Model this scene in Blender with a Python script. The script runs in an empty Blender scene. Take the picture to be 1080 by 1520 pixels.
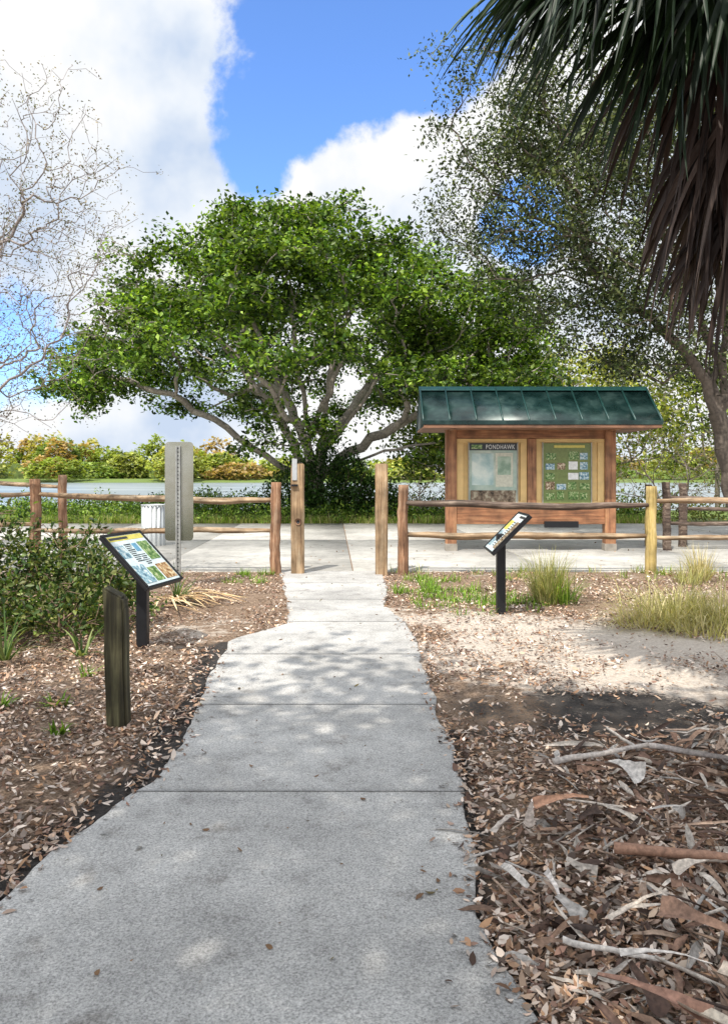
import bpy, bmesh, math
import numpy as np
from mathutils import Vector, Matrix, noise as mnoise

R = np.random.default_rng(7)
scene = bpy.context.scene
COL = scene.collection

# ------------------------------------------------------------------ helpers
def mesh_obj(name, V, Fs, mat, C=None, smooth=False, parent=None):
    V = np.asarray(V, dtype=np.float32).reshape(-1, 3)
    Fs = [np.asarray(f, dtype=np.int32) for f in Fs if len(f)]
    me = bpy.data.meshes.new(name)
    me.vertices.add(len(V)); me.vertices.foreach_set("co", V.ravel())
    loops = np.concatenate([f.ravel() for f in Fs])
    tot = np.concatenate([np.full(len(f), f.shape[1], np.int32) for f in Fs])
    start = np.concatenate([[0], np.cumsum(tot)[:-1]]).astype(np.int32)
    me.loops.add(len(loops)); me.loops.foreach_set("vertex_index", loops)
    me.polygons.add(len(tot)); me.polygons.foreach_set("loop_start", start)
    me.update(calc_edges=True)
    if smooth:
        me.polygons.foreach_set("use_smooth", np.ones(len(tot), dtype=bool))
    if C is not None:
        C = np.asarray(C, dtype=np.float32)
        if C.shape[1] == 3:
            C = np.hstack([C, np.ones((len(C), 1), np.float32)])
        a = me.color_attributes.new("Col", 'FLOAT_COLOR', 'POINT')
        a.data.foreach_set("color", C.ravel())
    me.validate()
    o = bpy.data.objects.new(name, me); COL.objects.link(o)
    for m in (mat if isinstance(mat, (list, tuple)) else [mat]):
        me.materials.append(m)
    if parent: o.parent = parent
    return o

def empty(name, loc=(0, 0, 0)):
    e = bpy.data.objects.new(name, None); COL.objects.link(e); return e

def box(name, x0, x1, y0, y1, z0, z1, mat, parent=None, bevel=0.006, M=None, segs=1):
    bm = bmesh.new(); bmesh.ops.create_cube(bm, size=1)
    for v in bm.verts:
        v.co = Vector(((x0+x1)/2+v.co.x*(x1-x0), (y0+y1)/2+v.co.y*(y1-y0), (z0+z1)/2+v.co.z*(z1-z0)))
    if bevel: bmesh.ops.bevel(bm, geom=bm.edges[:], offset=bevel, segments=segs, affect='EDGES')
    if M is not None: bm.transform(M)
    me = bpy.data.meshes.new(name); bm.to_mesh(me); bm.free(); me.materials.append(mat)
    o = bpy.data.objects.new(name, me); COL.objects.link(o)
    if parent: o.parent = parent
    return o

class Acc:
    def __init__(s): s.V=[]; s.T=[]; s.Q=[]; s.C=[]; s.n=0
    def add(s, V, T=None, Q=None, C=None):
        V=np.asarray(V,float).reshape(-1,3)
        if T is not None and len(T): s.T.append(np.asarray(T)+s.n)
        if Q is not None and len(Q): s.Q.append(np.asarray(Q)+s.n)
        s.V.append(V)
        if C is not None:
            C=np.asarray(C,float)
            if C.ndim==1: C=np.tile(C,(len(V),1))
            s.C.append(C)
        s.n+=len(V)
    def obj(s,name,mat,smooth=False,parent=None):
        Fs=[]
        if s.T: Fs.append(np.concatenate(s.T))
        if s.Q: Fs.append(np.concatenate(s.Q))
        return mesh_obj(name,np.concatenate(s.V),Fs,mat,np.concatenate(s.C) if s.C else None,smooth,parent)

def norm(a): return a/np.maximum(np.linalg.norm(a,axis=-1,keepdims=True),1e-9)

def beam(acc, P0, P1, r0, r1, ry=None, n=12, sides=8, jit=.12, sag=0, C=None, seed=0, end_taper=0.0):
    """rough round / hewn timber between two points"""
    rg=np.random.default_rng(seed); P0=np.array(P0,float); P1=np.array(P1,float)
    d=norm(P1-P0); up=np.array([0,0,1.]) if abs(d[2])<.9 else np.array([0,1.,0])
    a=norm(np.cross(d,up)); b=np.cross(a,d)
    prof=1+rg.normal(0,jit,sides); V=[]
    off=np.cumsum(rg.normal(0,min(.006,r0*.16),(n+1,2)),axis=0)
    for i in range(n+1):
        t=i/n; r=r0+(r1-r0)*t
        e=1.0
        if end_taper: e=1-end_taper*max(0,abs(t-.5)*2-.6)/.4
        c=P0+(P1-P0)*t+np.array([0,0,-sag*math.sin(math.pi*t)])+a*off[i,0]+b*off[i,1]
        for k in range(sides):
            th=2*math.pi*k/sides+.3
            rr=r*prof[k]*(1+rg.normal(0,.035))*e
            V.append(c+a*math.cos(th)*rr+b*math.sin(th)*rr*(ry or 1))
    V.append(P0); V.append(P1+a*off[n,0]+b*off[n,1])
    Q=[[i*sides+k,i*sides+(k+1)%sides,(i+1)*sides+(k+1)%sides,(i+1)*sides+k] for i in range(n) for k in range(sides)]
    N=(n+1)*sides
    T=[[N,(k+1)%sides,k] for k in range(sides)]+[[N+1,n*sides+k,n*sides+(k+1)%sides] for k in range(sides)]
    acc.add(V,T,Q,C)

# ------------------------------------------------------------------ materials
def mat_new(name):
    m=bpy.data.materials.new(name); m.use_nodes=True; nt=m.node_tree; nt.nodes.clear()
    o=nt.nodes.new('ShaderNodeOutputMaterial'); b=nt.nodes.new('ShaderNodeBsdfPrincipled')
    nt.links.new(b.outputs[0],o.inputs[0]); return m,nt,b,o

def N(nt,t,**k):
    n=nt.nodes.new(t)
    for a,v in k.items(): setattr(n,a,v)
    return n
def noise_node(nt,vec,scale,detail=4,rough=.55):
    n=N(nt,'ShaderNodeTexNoise'); n.inputs['Scale'].default_value=scale
    n.inputs['Detail'].default_value=detail; n.inputs['Roughness'].default_value=rough
    if vec is not None: nt.links.new(vec,n.inputs['Vector'])
    return n
def ramp(nt,fac,stops):
    r=N(nt,'ShaderNodeValToRGB'); e=r.color_ramp.elements
    while len(e)<len(stops): e.new(.5)
    for el,(p,c) in zip(e,stops): el.position=p; el.color=(*c,1) if len(c)==3 else c
    nt.links.new(fac,r.inputs[0]); return r
def mixc(nt,fac,a,b,mode='MIX'):
    m=N(nt,'ShaderNodeMix',data_type='RGBA',blend_type=mode)
    for sock,v in ((m.inputs['Factor'],fac),(m.inputs['A'],a),(m.inputs['B'],b)):
        if hasattr(v,'links') or hasattr(v,'is_linked'): nt.links.new(v,sock)
        elif isinstance(v,(int,float)): sock.default_value=v
        else: sock.default_value=(*v,1)
    return m.outputs['Result']
def bump(nt,h,strength,dist,b):
    n=N(nt,'ShaderNodeBump'); n.inputs['Strength'].default_value=strength; n.inputs['Distance'].default_value=dist
    nt.links.new(h,n.inputs['Height']); nt.links.new(n.outputs[0],b.inputs['Normal']); return n

def wood(name,c1,c2,c3=None,axis='Z',rough=.85,bs=.5):
    m,nt,b,o=mat_new(name); tc=N(nt,'ShaderNodeTexCoord'); mp=N(nt,'ShaderNodeMapping')
    s={'Z':(28,28,1.6),'X':(1.6,28,28),'Y':(28,1.6,28)}[axis]; mp.inputs['Scale'].default_value=s
    nt.links.new(tc.outputs['Object'],mp.inputs[0])
    n1=noise_node(nt,mp.outputs[0],1.0,6,.65)
    r=ramp(nt,n1.outputs[0],[(.3,c1),(.5,c2),(.72,c3 or c2)])
    n2=noise_node(nt,tc.outputs['Object'],3.5,4)
    r2=ramp(nt,n2.outputs[0],[(.35,(.55,.55,.55)),(.65,(1.15,1.15,1.15))])
    c=mixc(nt,1.0,r.outputs[0],r2.outputs[0],'MULTIPLY')
    nt.links.new(c,b.inputs['Base Color']); b.inputs['Roughness'].default_value=rough
    bump(nt,n1.outputs[0],bs,.01,b); return m

def plain(name,c,rough=.6,metal=0,var=.25,scale=8,bs=.1):
    m,nt,b,o=mat_new(name); tc=N(nt,'ShaderNodeTexCoord')
    n=noise_node(nt,tc.outputs['Object'],scale,5)
    r=ramp(nt,n.outputs[0],[(.3,tuple(x*(1-var) for x in c)),(.7,tuple(min(1,x*(1+var)) for x in c))])
    nt.links.new(r.outputs[0],b.inputs['Base Color'])
    b.inputs['Roughness'].default_value=rough; b.inputs['Metallic'].default_value=metal
    bump(nt,n.outputs[0],bs,.003,b); return m

def leafmat(name,trans=.35,rough=.5,gloss=.4):
    m,nt,b,o=mat_new(name); a=N(nt,'ShaderNodeAttribute',attribute_name='Col')
    nt.links.new(a.outputs['Color'],b.inputs['Base Color']); b.inputs['Roughness'].default_value=rough
    b.inputs['Specular IOR Level'].default_value=gloss
    if trans>0:
        t=N(nt,'ShaderNodeBsdfTranslucent'); mx=N(nt,'ShaderNodeMixShader'); mx.inputs[0].default_value=trans
        c=mixc(nt,1.0,a.outputs['Color'],(1.6,1.6,.6),'MULTIPLY')
        nt.links.new(c,t.inputs[0]); nt.links.new(b.outputs[0],mx.inputs[1]); nt.links.new(t.outputs[0],mx.inputs[2])
        nt.links.new(mx.outputs[0],o.inputs[0])
    return m
def attrmat(name,rough=.85,scale=40,bs=.3,var=.35):
    m,nt,b,o=mat_new(name); a=N(nt,'ShaderNodeAttribute',attribute_name='Col'); tc=N(nt,'ShaderNodeTexCoord')
    n=noise_node(nt,tc.outputs['Object'],scale,4)
    r=ramp(nt,n.outputs[0],[(.3,(1-var,)*3),(.7,(1+var,)*3)])
    nt.links.new(mixc(nt,1.0,a.outputs['Color'],r.outputs[0],'MULTIPLY'),b.inputs['Base Color'])
    b.inputs['Roughness'].default_value=rough; bump(nt,n.outputs[0],bs,.01,b); return m

LEAF=leafmat('leaf_green',.32,.45,.35); LEAFD=leafmat('leaf_dry',0,.75,.2); GRASS=leafmat('grass_blades',.3,.6,.2)
LEAFO=leafmat('leaf_oak',.25,.45,.35)
PALM=leafmat('palm_blades',.08,.5,.3)
BARK=attrmat('bark',.9,14,.6); DEBR=attrmat('debris',.85,60,.3)

# ------------------------------------------------------------------ vegetation generators
def leaf_arrays(P,L,wr,rg,nbias=.5,C=None,dirbias=None,fold=.12):
    n=len(P); L=np.broadcast_to(L,(n,))
    nm=norm(rg.normal(0,1,(n,3))+np.array([0,0,nbias*2]))
    d=rg.normal(0,1,(n,3))
    if dirbias is not None: d=d+dirbias
    d=norm(d-nm*np.sum(d*nm,axis=1,keepdims=True)); s=np.cross(nm,d)
    Lc=L[:,None]
    b=P; t=P+d*Lc; l=P+d*Lc*.45+s*Lc*wr*.5+nm*Lc*fold; r=P+d*Lc*.45-s*Lc*wr*.5+nm*Lc*fold
    V=np.stack([b,r,t,l],axis=1).reshape(-1,3); i=np.arange(n)*4
    T=np.concatenate([np.stack([i,i+1,i+2],1),np.stack([i,i+2,i+3],1)])
    return V,T,(np.repeat(C,4,axis=0) if C is not None else None)

def leafcols(n,pal,rg,vb=.25):
    pal=np.array(pal); w=rg.random(n)*(len(pal)-1); i=np.minimum(w.astype(int),len(pal)-2); f=(w-i)[:,None]
    c=pal[i]*(1-f)+pal[i+1]*f
    return c*(1+rg.normal(0,vb,(n,1))).clip(.4,1.8)

def grow(chains,targets,rg,seg=.35,alpha=.35,curve=.4,wob=.03,start=None):
    pos=[];par=[];plen=[];dirs=[]
    for ch in chains:
        p=ch[0]
        for q in ch[1]:
            q=np.array(q,float)
            if p<0: pos.append(q);par.append(-1);plen.append(0);dirs.append(np.array([0,0,1.]))
            else:
                dd=q-pos[p]; m=max(1,int(np.linalg.norm(dd)/seg)); p0=pos[p]
                for k in range(1,m+1):
                    x=p0+dd*k/m+(rg.normal(0,wob,3) if k<m else 0)
                    pos.append(x);par.append(p);plen.append(plen[p]+np.linalg.norm(x-pos[p]));dirs.append(norm(dd)); p=len(pos)-1
                continue
            p=len(pos)-1
    n0=len(pos); cap=n0+len(targets)*40
    A=np.zeros((cap,3));A[:n0]=pos; D=np.zeros((cap,3));D[:n0]=dirs; PL=np.zeros(cap);PL[:n0]=plen; PR=np.full(cap,-1);PR[:n0]=par
    n=n0; s0=start or 0
    order=np.argsort(np.linalg.norm(targets-A[n0-1 if start is None else start],axis=1))
    tips=[]
    for ti in order:
        t=targets[ti]; dv=t-A[s0:n]; dist=np.linalg.norm(dv,axis=1)
        back=np.sum(dv*D[s0:n],axis=1)/np.maximum(dist,1e-6)
        cost=dist*(1.25-.35*back)+alpha*PL[s0:n]; j=int(np.argmin(cost))+s0
        dd=np.linalg.norm(t-A[j]); m=max(2,int(dd/seg)+1); c=A[j]+D[j]*dd*curve
        p=j
        for k in range(1,m+1):
            u=k/m; x=(1-u)**2*A[j]+2*u*(1-u)*c+u*u*t+(rg.normal(0,wob,3) if k<m else 0)
            if n>=cap-1: break
            A[n]=x;PR[n]=p;D[n]=norm(x-A[p]);PL[n]=PL[p]+np.linalg.norm(x-A[p]);p=n;n+=1
        tips.append(p)
    A=A[:n];PR=PR[:n].astype(int)
    cnt=np.zeros(n); hasch=np.zeros(n,bool); hasch[PR[PR>=0]]=True; cnt[~hasch]=1
    for i in range(n-1,-1,-1):
        if PR[i]>=0: cnt[PR[i]]+=cnt[i]
    return A,PR,cnt,np.array(tips)

def branch_mesh(acc,A,PR,rad,C,rg,minr=0):
    idx=np.where(PR>=0)[0]; idx=idx[rad[idx]>=minr]
    for lo,hi,s in ((0,.012,3),(.012,.05,5),(.05,9,9)):
        I=idx[(rad[idx]>=lo)&(rad[idx]<hi)]
        if not len(I): continue
        p=A[PR[I]]; q=A[I]; d=norm(q-p); q=q+d*rad[I][:,None]*.3
        a=norm(np.cross(d,np.where(np.abs(d[:,2:3])>.9,np.array([[1.,0,0]]),np.array([[0,0,1.]])))); b=np.cross(a,d)
        r1=rad[I]; r0=np.minimum(rad[PR[I]],r1*1.35)
        th=np.arange(s)*2*np.pi/s; co,si=np.cos(th),np.sin(th)
        ring=a[:,None,:]*co[None,:,None]+b[:,None,:]*si[None,:,None]
        V=np.concatenate([p[:,None,:]+ring*r0[:,None,None],q[:,None,:]+ring*r1[:,None,None]],axis=1).reshape(-1,3)
        base=np.arange(len(I))[:,None]*2*s; k=np.arange(s)[None,:]; k2=(k+1)%s
        Q=np.stack([base+k,base+k2,base+s+k2,base+s+k],axis=2).reshape(-1,4)
        cc=np.repeat(np.array(C)[None,:]*(1+rg.normal(0,.12,(len(I),1))),2*s,axis=0)
        acc.add(V,None,Q,cc)

def tree(name,chains,targets,rg,rtip,power,bark,pal,nleaf,sig,lsize,wr=.5,seg=.35,alpha=.35,curve=.4,wob=.03,start=None,leafmatl=None,nb=.5,rmax=9,clumpvar=.25,minr=0,vb=.25):
    e=empty(name)
    A,PR,cnt,tips=grow(chains,targets,rg,seg,alpha,curve,wob,start)
    rad=np.minimum(rtip*cnt**power,rmax)
    acc=Acc(); branch_mesh(acc,A,PR,rad,bark,rg,minr); acc.obj('trunk_and_limbs',BARK,True,e)
    if nleaf:
        T=A[tips]; tone=1+rg.normal(0,clumpvar,len(T)).clip(-.5,.6)
        cntl=np.maximum(1,(nleaf*rg.uniform(.5,1.5,len(T))).astype(int)); ci=np.repeat(np.arange(len(T)),cntl); n=len(ci)
        P=T[ci]+rg.normal(0,1,(n,3))*np.array(sig)
        C=leafcols(n,pal,rg,vb)*tone[ci][:,None]
        V,F,CC=leaf_arrays(P,lsize*rg.uniform(.6,1.25,n),wr,rg,nb,C)
        mesh_obj('foliage',V,[F],leafmatl or LEAF,CC,False,e)
    return e,A,PR,rad,tips

def ell_shell(n,c,s,rg,lo=.6,hi=1,zmin=None,up=False,lump=.12,thr=None,lf=.35):
    out=[]; seedv=rg.uniform(0,50,3)
    while len(out)<n:
        d=norm(rg.normal(0,1,3)); 
        if up and d[2]<-.15: continue
        r=(lo**3+(hi**3-lo**3)*rg.random())**(1/3)
        nn=mnoise.noise(Vector(d*2.3+seedv)); r*=1+lump*2*nn
        p=np.array(c)+d*np.array(s)*r
        if zmin is not None and p[2]<zmin: continue
        if thr is not None and mnoise.noise(Vector(p*lf+seedv))<thr: continue
        out.append(p)
    return np.array(out)
def clump(cs,k,s,rg):
    n=len(cs)*k; return np.repeat(cs,k,axis=0)+rg.normal(0,1,(n,3))*np.array(s)

def blades(acc,base,n,rad,L,w,rg,pal,lean=.6,droop=.8,segs=4):
    base=np.array(base,float)
    th=rg.uniform(0,2*np.pi,n); rr=rad*np.sqrt(rg.random(n))
    P=base+np.stack([np.cos(th)*rr,np.sin(th)*rr,np.zeros(n)],1)
    th2=th+rg.normal(0,.6,n); le=np.abs(rg.normal(0,lean,n))
    d=norm(np.stack([np.cos(th2)*le,np.sin(th2)*le,np.ones(n)],1)); Ls=L*rg.uniform(.5,1.15,n)
    h=norm(np.stack([np.cos(th2),np.sin(th2),np.zeros(n)],1)); side=np.cross(h,np.array([0,0,1.]))
    dr=droop*rg.uniform(.4,1.3,n); pts=[P]; cur=P; cd=d
    for k in range(segs):
        cur=cur+cd*(Ls/segs)[:,None]; cd=norm(cd+(h*.35+np.array([0,0,-1.]))*(dr/segs)[:,None]*(1+k*.5)); 
        cur[:,2]=np.maximum(cur[:,2],base[2]+.004)
        pts.append(cur)
    V=[]
    for k,p in enumerate(pts):
        ww=w*(1-k/segs)**.7*.5+.0006
        V+= [p-side*ww,p+side*ww]
    V=np.stack(V,1).reshape(-1,3); m=2*(segs+1); i=np.arange(n)[:,None]*m
    Q=np.concatenate([np.stack([i[:,0]+2*k,i[:,0]+2*k+1,i[:,0]+2*k+3,i[:,0]+2*k+2],1) for k in range(segs)])
    acc.add(V,None,Q,np.repeat(leafcols(n,pal,rg),m,axis=0))

# ------------------------------------------------------------------ camera
cam=bpy.data.cameras.new('camera'); co=bpy.data.objects.new('camera',cam); COL.objects.link(co)
co.location=(0,0,1.5); co.rotation_euler=(math.radians(90),0,0)
cam.sensor_fit='VERTICAL'; cam.sensor_height=36; cam.lens=27.24; cam.shift_y=-55/1520
cam.clip_start=.05; cam.clip_end=6000; scene.camera=co

# ------------------------------------------------------------------ sun + sky
el=math.radians(57); hx,hy=.45,.89; hn=math.hypot(hx,hy); hx/=hn; hy/=hn
ldir=Vector((hx*math.cos(el),hy*math.cos(el),-math.sin(el)))
sun=bpy.data.lights.new('sun','SUN'); sun.energy=5.0; sun.angle=math.radians(.5); sun.color=(1,.94,.84)
so=bpy.data.objects.new('sun',sun); COL.objects.link(so); so.rotation_euler=ldir.to_track_quat('-Z','Y').to_euler(); so.location=(0,0,30)
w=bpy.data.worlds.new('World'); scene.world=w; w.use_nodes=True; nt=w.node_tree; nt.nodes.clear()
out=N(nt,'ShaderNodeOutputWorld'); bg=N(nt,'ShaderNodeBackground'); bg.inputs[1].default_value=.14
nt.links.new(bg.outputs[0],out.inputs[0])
sky=N(nt,'ShaderNodeTexSky',sky_type='NISHITA'); sky.sun_disc=False; sky.sun_elevation=el
sky.sun_rotation=math.atan2(-hx,-hy); sky.air_density=1.0; sky.dust_density=.4; sky.ozone_density=2.5
tc=N(nt,'ShaderNodeTexCoord'); G=tc.outputs['Generated']
def math_n(op,a,b=None,clamp=False):
    m=N(nt,'ShaderNodeMath',operation=op,use_clamp=clamp)
    for s,v in zip(m.inputs,(a,b)):
        if v is None: continue
        if isinstance(v,(int,float)): s.default_value=v
        else: nt.links.new(v,s)
    return m.outputs[0]
def blob(d,r0,r1):
    d=Vector(d).normalized()
    dp=N(nt,'ShaderNodeVectorMath',operation='DOT_PRODUCT'); nt.links.new(nrm,dp.inputs[0]); dp.inputs[1].default_value=d
    mr=N(nt,'ShaderNodeMapRange',interpolation_type='SMOOTHSTEP')
    mr.inputs['From Min'].default_value=math.cos(r0); mr.inputs['From Max'].default_value=math.cos(r1)
    nt.links.new(dp.outputs['Value'],mr.inputs['Value']); return mr.outputs[0]
nv=N(nt,'ShaderNodeVectorMath',operation='NORMALIZE'); nt.links.new(G,nv.inputs[0]); nrm=nv.outputs[0]
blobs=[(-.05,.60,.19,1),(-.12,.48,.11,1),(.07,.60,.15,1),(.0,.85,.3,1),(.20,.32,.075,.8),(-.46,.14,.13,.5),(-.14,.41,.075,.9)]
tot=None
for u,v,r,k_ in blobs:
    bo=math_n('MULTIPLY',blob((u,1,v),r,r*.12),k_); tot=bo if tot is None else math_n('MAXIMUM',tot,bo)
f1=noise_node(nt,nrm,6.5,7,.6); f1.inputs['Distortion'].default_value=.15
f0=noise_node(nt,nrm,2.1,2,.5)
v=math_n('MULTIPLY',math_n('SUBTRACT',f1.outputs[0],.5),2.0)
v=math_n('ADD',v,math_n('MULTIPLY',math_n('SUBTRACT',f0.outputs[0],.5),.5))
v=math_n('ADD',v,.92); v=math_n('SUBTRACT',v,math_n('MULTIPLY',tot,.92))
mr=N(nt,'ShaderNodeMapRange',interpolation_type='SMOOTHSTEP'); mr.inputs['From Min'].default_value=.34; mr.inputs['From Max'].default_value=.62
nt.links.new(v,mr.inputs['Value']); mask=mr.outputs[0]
f2=noise_node(nt,nrm,5.0,5,.55)
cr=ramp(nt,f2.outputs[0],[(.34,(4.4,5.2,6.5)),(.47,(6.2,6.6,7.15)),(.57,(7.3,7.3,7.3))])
fill_glow=blob((-hx*math.cos(el),-hy*math.cos(el),math.sin(el)),1.25,.15)  # added fill light: unseen clouds behind the viewer brightened around the sun
gl_=math_n('ADD',math_n('MULTIPLY',fill_glow,1.1),1.0)
vm=N(nt,'ShaderNodeVectorMath',operation='SCALE'); nt.links.new(cr.outputs[0],vm.inputs[0]); nt.links.new(gl_,vm.inputs['Scale'])
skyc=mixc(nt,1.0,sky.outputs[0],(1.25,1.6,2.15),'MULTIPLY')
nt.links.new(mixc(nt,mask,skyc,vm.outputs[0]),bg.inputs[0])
scene.view_settings.view_transform='Standard'; scene.view_settings.look='None'; scene.view_settings.exposure=0

# ------------------------------------------------------------------ path layout (world metres)
LE=np.array([(-6,-1.6),(1,-1.6),(2.2,-1.45),(2.695,-1.265),(2.95,-1.23),(3.22,-1.18),(3.52,-1.10),(3.75,-1.03),(4.26,-1.0),(4.54,-1.03),(5.85,-1.14),(6.9,-1.2),(7.34,-.99),(7.74,-.76),(8.63,-.84),(11.95,-1.275)])
RE=np.array([(-6,.6),(1,.6),(2.12,.48),(2.38,.403),(2.67,.383),(3.165,.44),(3.63,.474),(4.16,.47),(4.86,.465),(5.85,.46),(6.76,.47),(7.67,.43),(8.85,.23),(9.86,.30),(11.95,.27)])
def pl(y): return np.interp(y,LE[:,0],LE[:,1])
def pr(y): return np.interp(y,RE[:,0],RE[:,1])
ROAD0,ROAD1=11.95,23.6
PT=.022

# ground
xs=np.concatenate([[-3000,-1200,-500,-250,-120,-60,-35,-22,-15,-11,-8.5],np.arange(-7,7.01,.09),[8.5,11,15,22,35,60,120,250,500,1200,3000]])
ys=np.concatenate([[-60,-30,-15,-8,-4,-1],np.arange(1,13,.09),[14,17,20,23,24.5,26,28,30,33,36,40,46,60,100,160,205,214,220,240,300,500,1000,2000,4000]])
X,Y=np.meshgrid(xs,ys); Z=np.zeros_like(X)
dl=pl(Y)-X; dr=X-pr(Y); dpath=np.maximum(dl,dr)
for j in range(X.shape[0]):
    for i in range(X.shape[1]):
        y,x=Y[j,i],X[j,i]
        if -2<y<13 and abs(x)<8:
            a=min(1,max(0,(dpath[j,i]-.12)/.6))*min(1,max(0,(11.9-y)/.8))
            Z[j,i]=a*(.05*(mnoise.noise(Vector((x*.9,y*.9,0)))+.3)+.014*mnoise.noise(Vector((x*5,y*5,3))))
Z=np.where(Y>=33,-np.clip((Y-33)/8,0,1)*1.6,Z); Z=np.where(Y>=205,-1.6+np.clip((Y-205)/12,0,1)*2.0,Z)
ns=np.vectorize(lambda x,y,s,o: mnoise.noise(Vector((x*s,y*s,o))))
n1=ns(X,Y,.8,1.); n2=ns(X,Y,2.2,5.)
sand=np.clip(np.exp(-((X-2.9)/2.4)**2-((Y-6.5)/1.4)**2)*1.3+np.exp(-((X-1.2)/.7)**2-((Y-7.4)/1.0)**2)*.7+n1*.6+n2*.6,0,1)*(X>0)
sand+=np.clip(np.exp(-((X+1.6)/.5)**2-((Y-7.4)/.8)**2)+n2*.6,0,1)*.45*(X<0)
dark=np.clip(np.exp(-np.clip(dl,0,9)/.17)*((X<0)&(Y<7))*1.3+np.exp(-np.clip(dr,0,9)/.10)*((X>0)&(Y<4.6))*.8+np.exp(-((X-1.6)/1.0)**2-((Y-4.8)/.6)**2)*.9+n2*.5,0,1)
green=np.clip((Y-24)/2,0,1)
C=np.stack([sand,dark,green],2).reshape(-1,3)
V=np.stack([X,Y,Z],2).reshape(-1,3); nx=len(xs); ny=len(ys)
jj,ii=np.meshgrid(np.arange(ny-1),np.arange(nx-1),indexing='ij'); b0=(jj*nx+ii).ravel()
m,nt,b,o=mat_new('ground_soil'); a=N(nt,'ShaderNodeAttribute',attribute_name='Col'); tc=N(nt,'ShaderNodeTexCoord'); oc=tc.outputs['Object']
sp=N(nt,'ShaderNodeSeparateColor'); nt.links.new(a.outputs['Color'],sp.inputs[0])
nf=noise_node(nt,oc,45,6,.7); nm_=noise_node(nt,oc,7,5,.6)
litter_c=ramp(nt,nf.outputs[0],[(.3,(.05,.033,.022)),(.5,(.21,.14,.09)),(.68,(.44,.33,.25))])
sandc=ramp(nt,nf.outputs[0],[(.3,(.30,.24,.19)),(.5,(.52,.45,.38)),(.7,(.68,.62,.54))])
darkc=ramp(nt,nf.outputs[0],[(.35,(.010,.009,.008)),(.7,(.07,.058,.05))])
greenc=ramp(nt,nm_.outputs[0],[(.3,(.06,.11,.02)),(.7,(.20,.26,.06))])
def thr(src,nz,k=.9,lo=.35,hi=.65):
    x=N(nt,'ShaderNodeMath',operation='MULTIPLY_ADD'); nt.links.new(nz,x.inputs[0]); x.inputs[1].default_value=k; nt.links.new(src,x.inputs[2])
    y=N(nt,'ShaderNodeMapRange',interpolation_type='SMOOTHSTEP'); y.inputs['From Min'].default_value=lo+k*.5; y.inputs['From Max'].default_value=hi+k*.5
    nt.links.new(x.outputs[0],y.inputs['Value']); return y.outputs[0]
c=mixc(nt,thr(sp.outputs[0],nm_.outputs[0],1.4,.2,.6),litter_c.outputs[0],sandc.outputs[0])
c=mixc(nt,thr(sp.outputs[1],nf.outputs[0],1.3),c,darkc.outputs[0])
c=mixc(nt,sp.outputs[2],c,greenc.outputs[0])
nt.links.new(c,b.inputs['Base Color']); b.inputs['Roughness'].default_value=.95; bump(nt,nf.outputs[0],.8,.02,b)
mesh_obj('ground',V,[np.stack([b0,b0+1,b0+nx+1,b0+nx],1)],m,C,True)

# concrete
def concrete(name,tint,spk=1.0):
    m,nt,b,o=mat_new(name); tc=N(nt,'ShaderNodeTexCoord'); oc=tc.outputs['Object']
    nb=noise_node(nt,oc,.9,4,.6); nmid=noise_node(nt,oc,4.5,7,.74); nfi=noise_node(nt,oc,120,4,.75)
    vo=N(nt,'ShaderNodeTexVoronoi'); vo.inputs['Scale'].default_value=120; nt.links.new(oc,vo.inputs['Vector'])
    c1=ramp(nt,nb.outputs[0],[(.3,tuple(x*.72 for x in tint)),(.52,tint),(.7,tuple(x*1.22 for x in tint))])
    c2=ramp(nt,nmid.outputs[0],[(.30,(.52,.50,.48)),(.43,(.90,.90,.90)),(.56,(1.02,1.02,1.02)),(.70,(1.16,1.14,1.11))])
    c3=ramp(nt,nfi.outputs[0],[(.32,(1-.55*spk,)*3),(.5,(1,)*3),(.68,(1+.5*spk,)*3)])
    c4=ramp(nt,vo.outputs['Distance'],[(0,(1.25,1.24,1.22)),(.25,(1,1,1)),(.8,(.88,.88,.89))])
    c=mixc(nt,1.,c1.outputs[0],c2.outputs[0],'MULTIPLY'); c=mixc(nt,1.,c,c3.outputs[0],'MULTIPLY'); c=mixc(nt,.7*spk,c,c4.outputs[0],'MULTIPLY')
    nt.links.new(c,b.inputs['Base Color']); b.inputs['Roughness'].default_value=.9; bump(nt,nfi.outputs[0],.6,.005,b); return m
CONC=concrete('concrete_path',(.46,.45,.43)); CONC2=concrete('concrete_road',(.45,.435,.40),.5)
acc=Acc(); joints=[-6,-.6,.8,2.0,3.62,4.99,6.39,7.8,9.2,10.6,11.94]
for a_,b_ in zip(joints[:-1],joints[1:]):
    yy=np.linspace(a_+.005,b_-.005,max(3,int((b_-a_)/.045)))
    jl=np.array([mnoise.noise(Vector((0,t*2.2,9)))*.05+mnoise.noise(Vector((0,t*9,2)))*.022 for t in yy]); jr=np.array([mnoise.noise(Vector((4,t*2.2,1)))*.04+mnoise.noise(Vector((3,t*9,2)))*.02 for t in yy])
    l=pl(yy)+jl; r=pr(yy)+jr; n=len(yy); ring=[]
    e=.004
    for i in range(n):
        yv=yy[i]
        ring.append([(l[i]-.004,yv,-.05),(l[i],yv,PT-e),(l[i]+e*2,yv,PT),(r[i]-e*2,yv,PT),(r[i],yv,PT-e),(r[i]+.004,yv,-.05)])
    V=np.array(ring).reshape(-1,3); Q=[]
    for i in range(n-1):
        for k in range(5): Q.append([i*6+k,(i+1)*6+k,(i+1)*6+k+1,i*6+k+1][::-1])
    Q.append([0,1,4,5]); Q.append([1,2,3,4]); q=(n-1)*6; Q.append([q+5,q+4,q+1,q]); Q.append([q+4,q+3,q+2,q+1])
    acc.add(V,None,Q)
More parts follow.
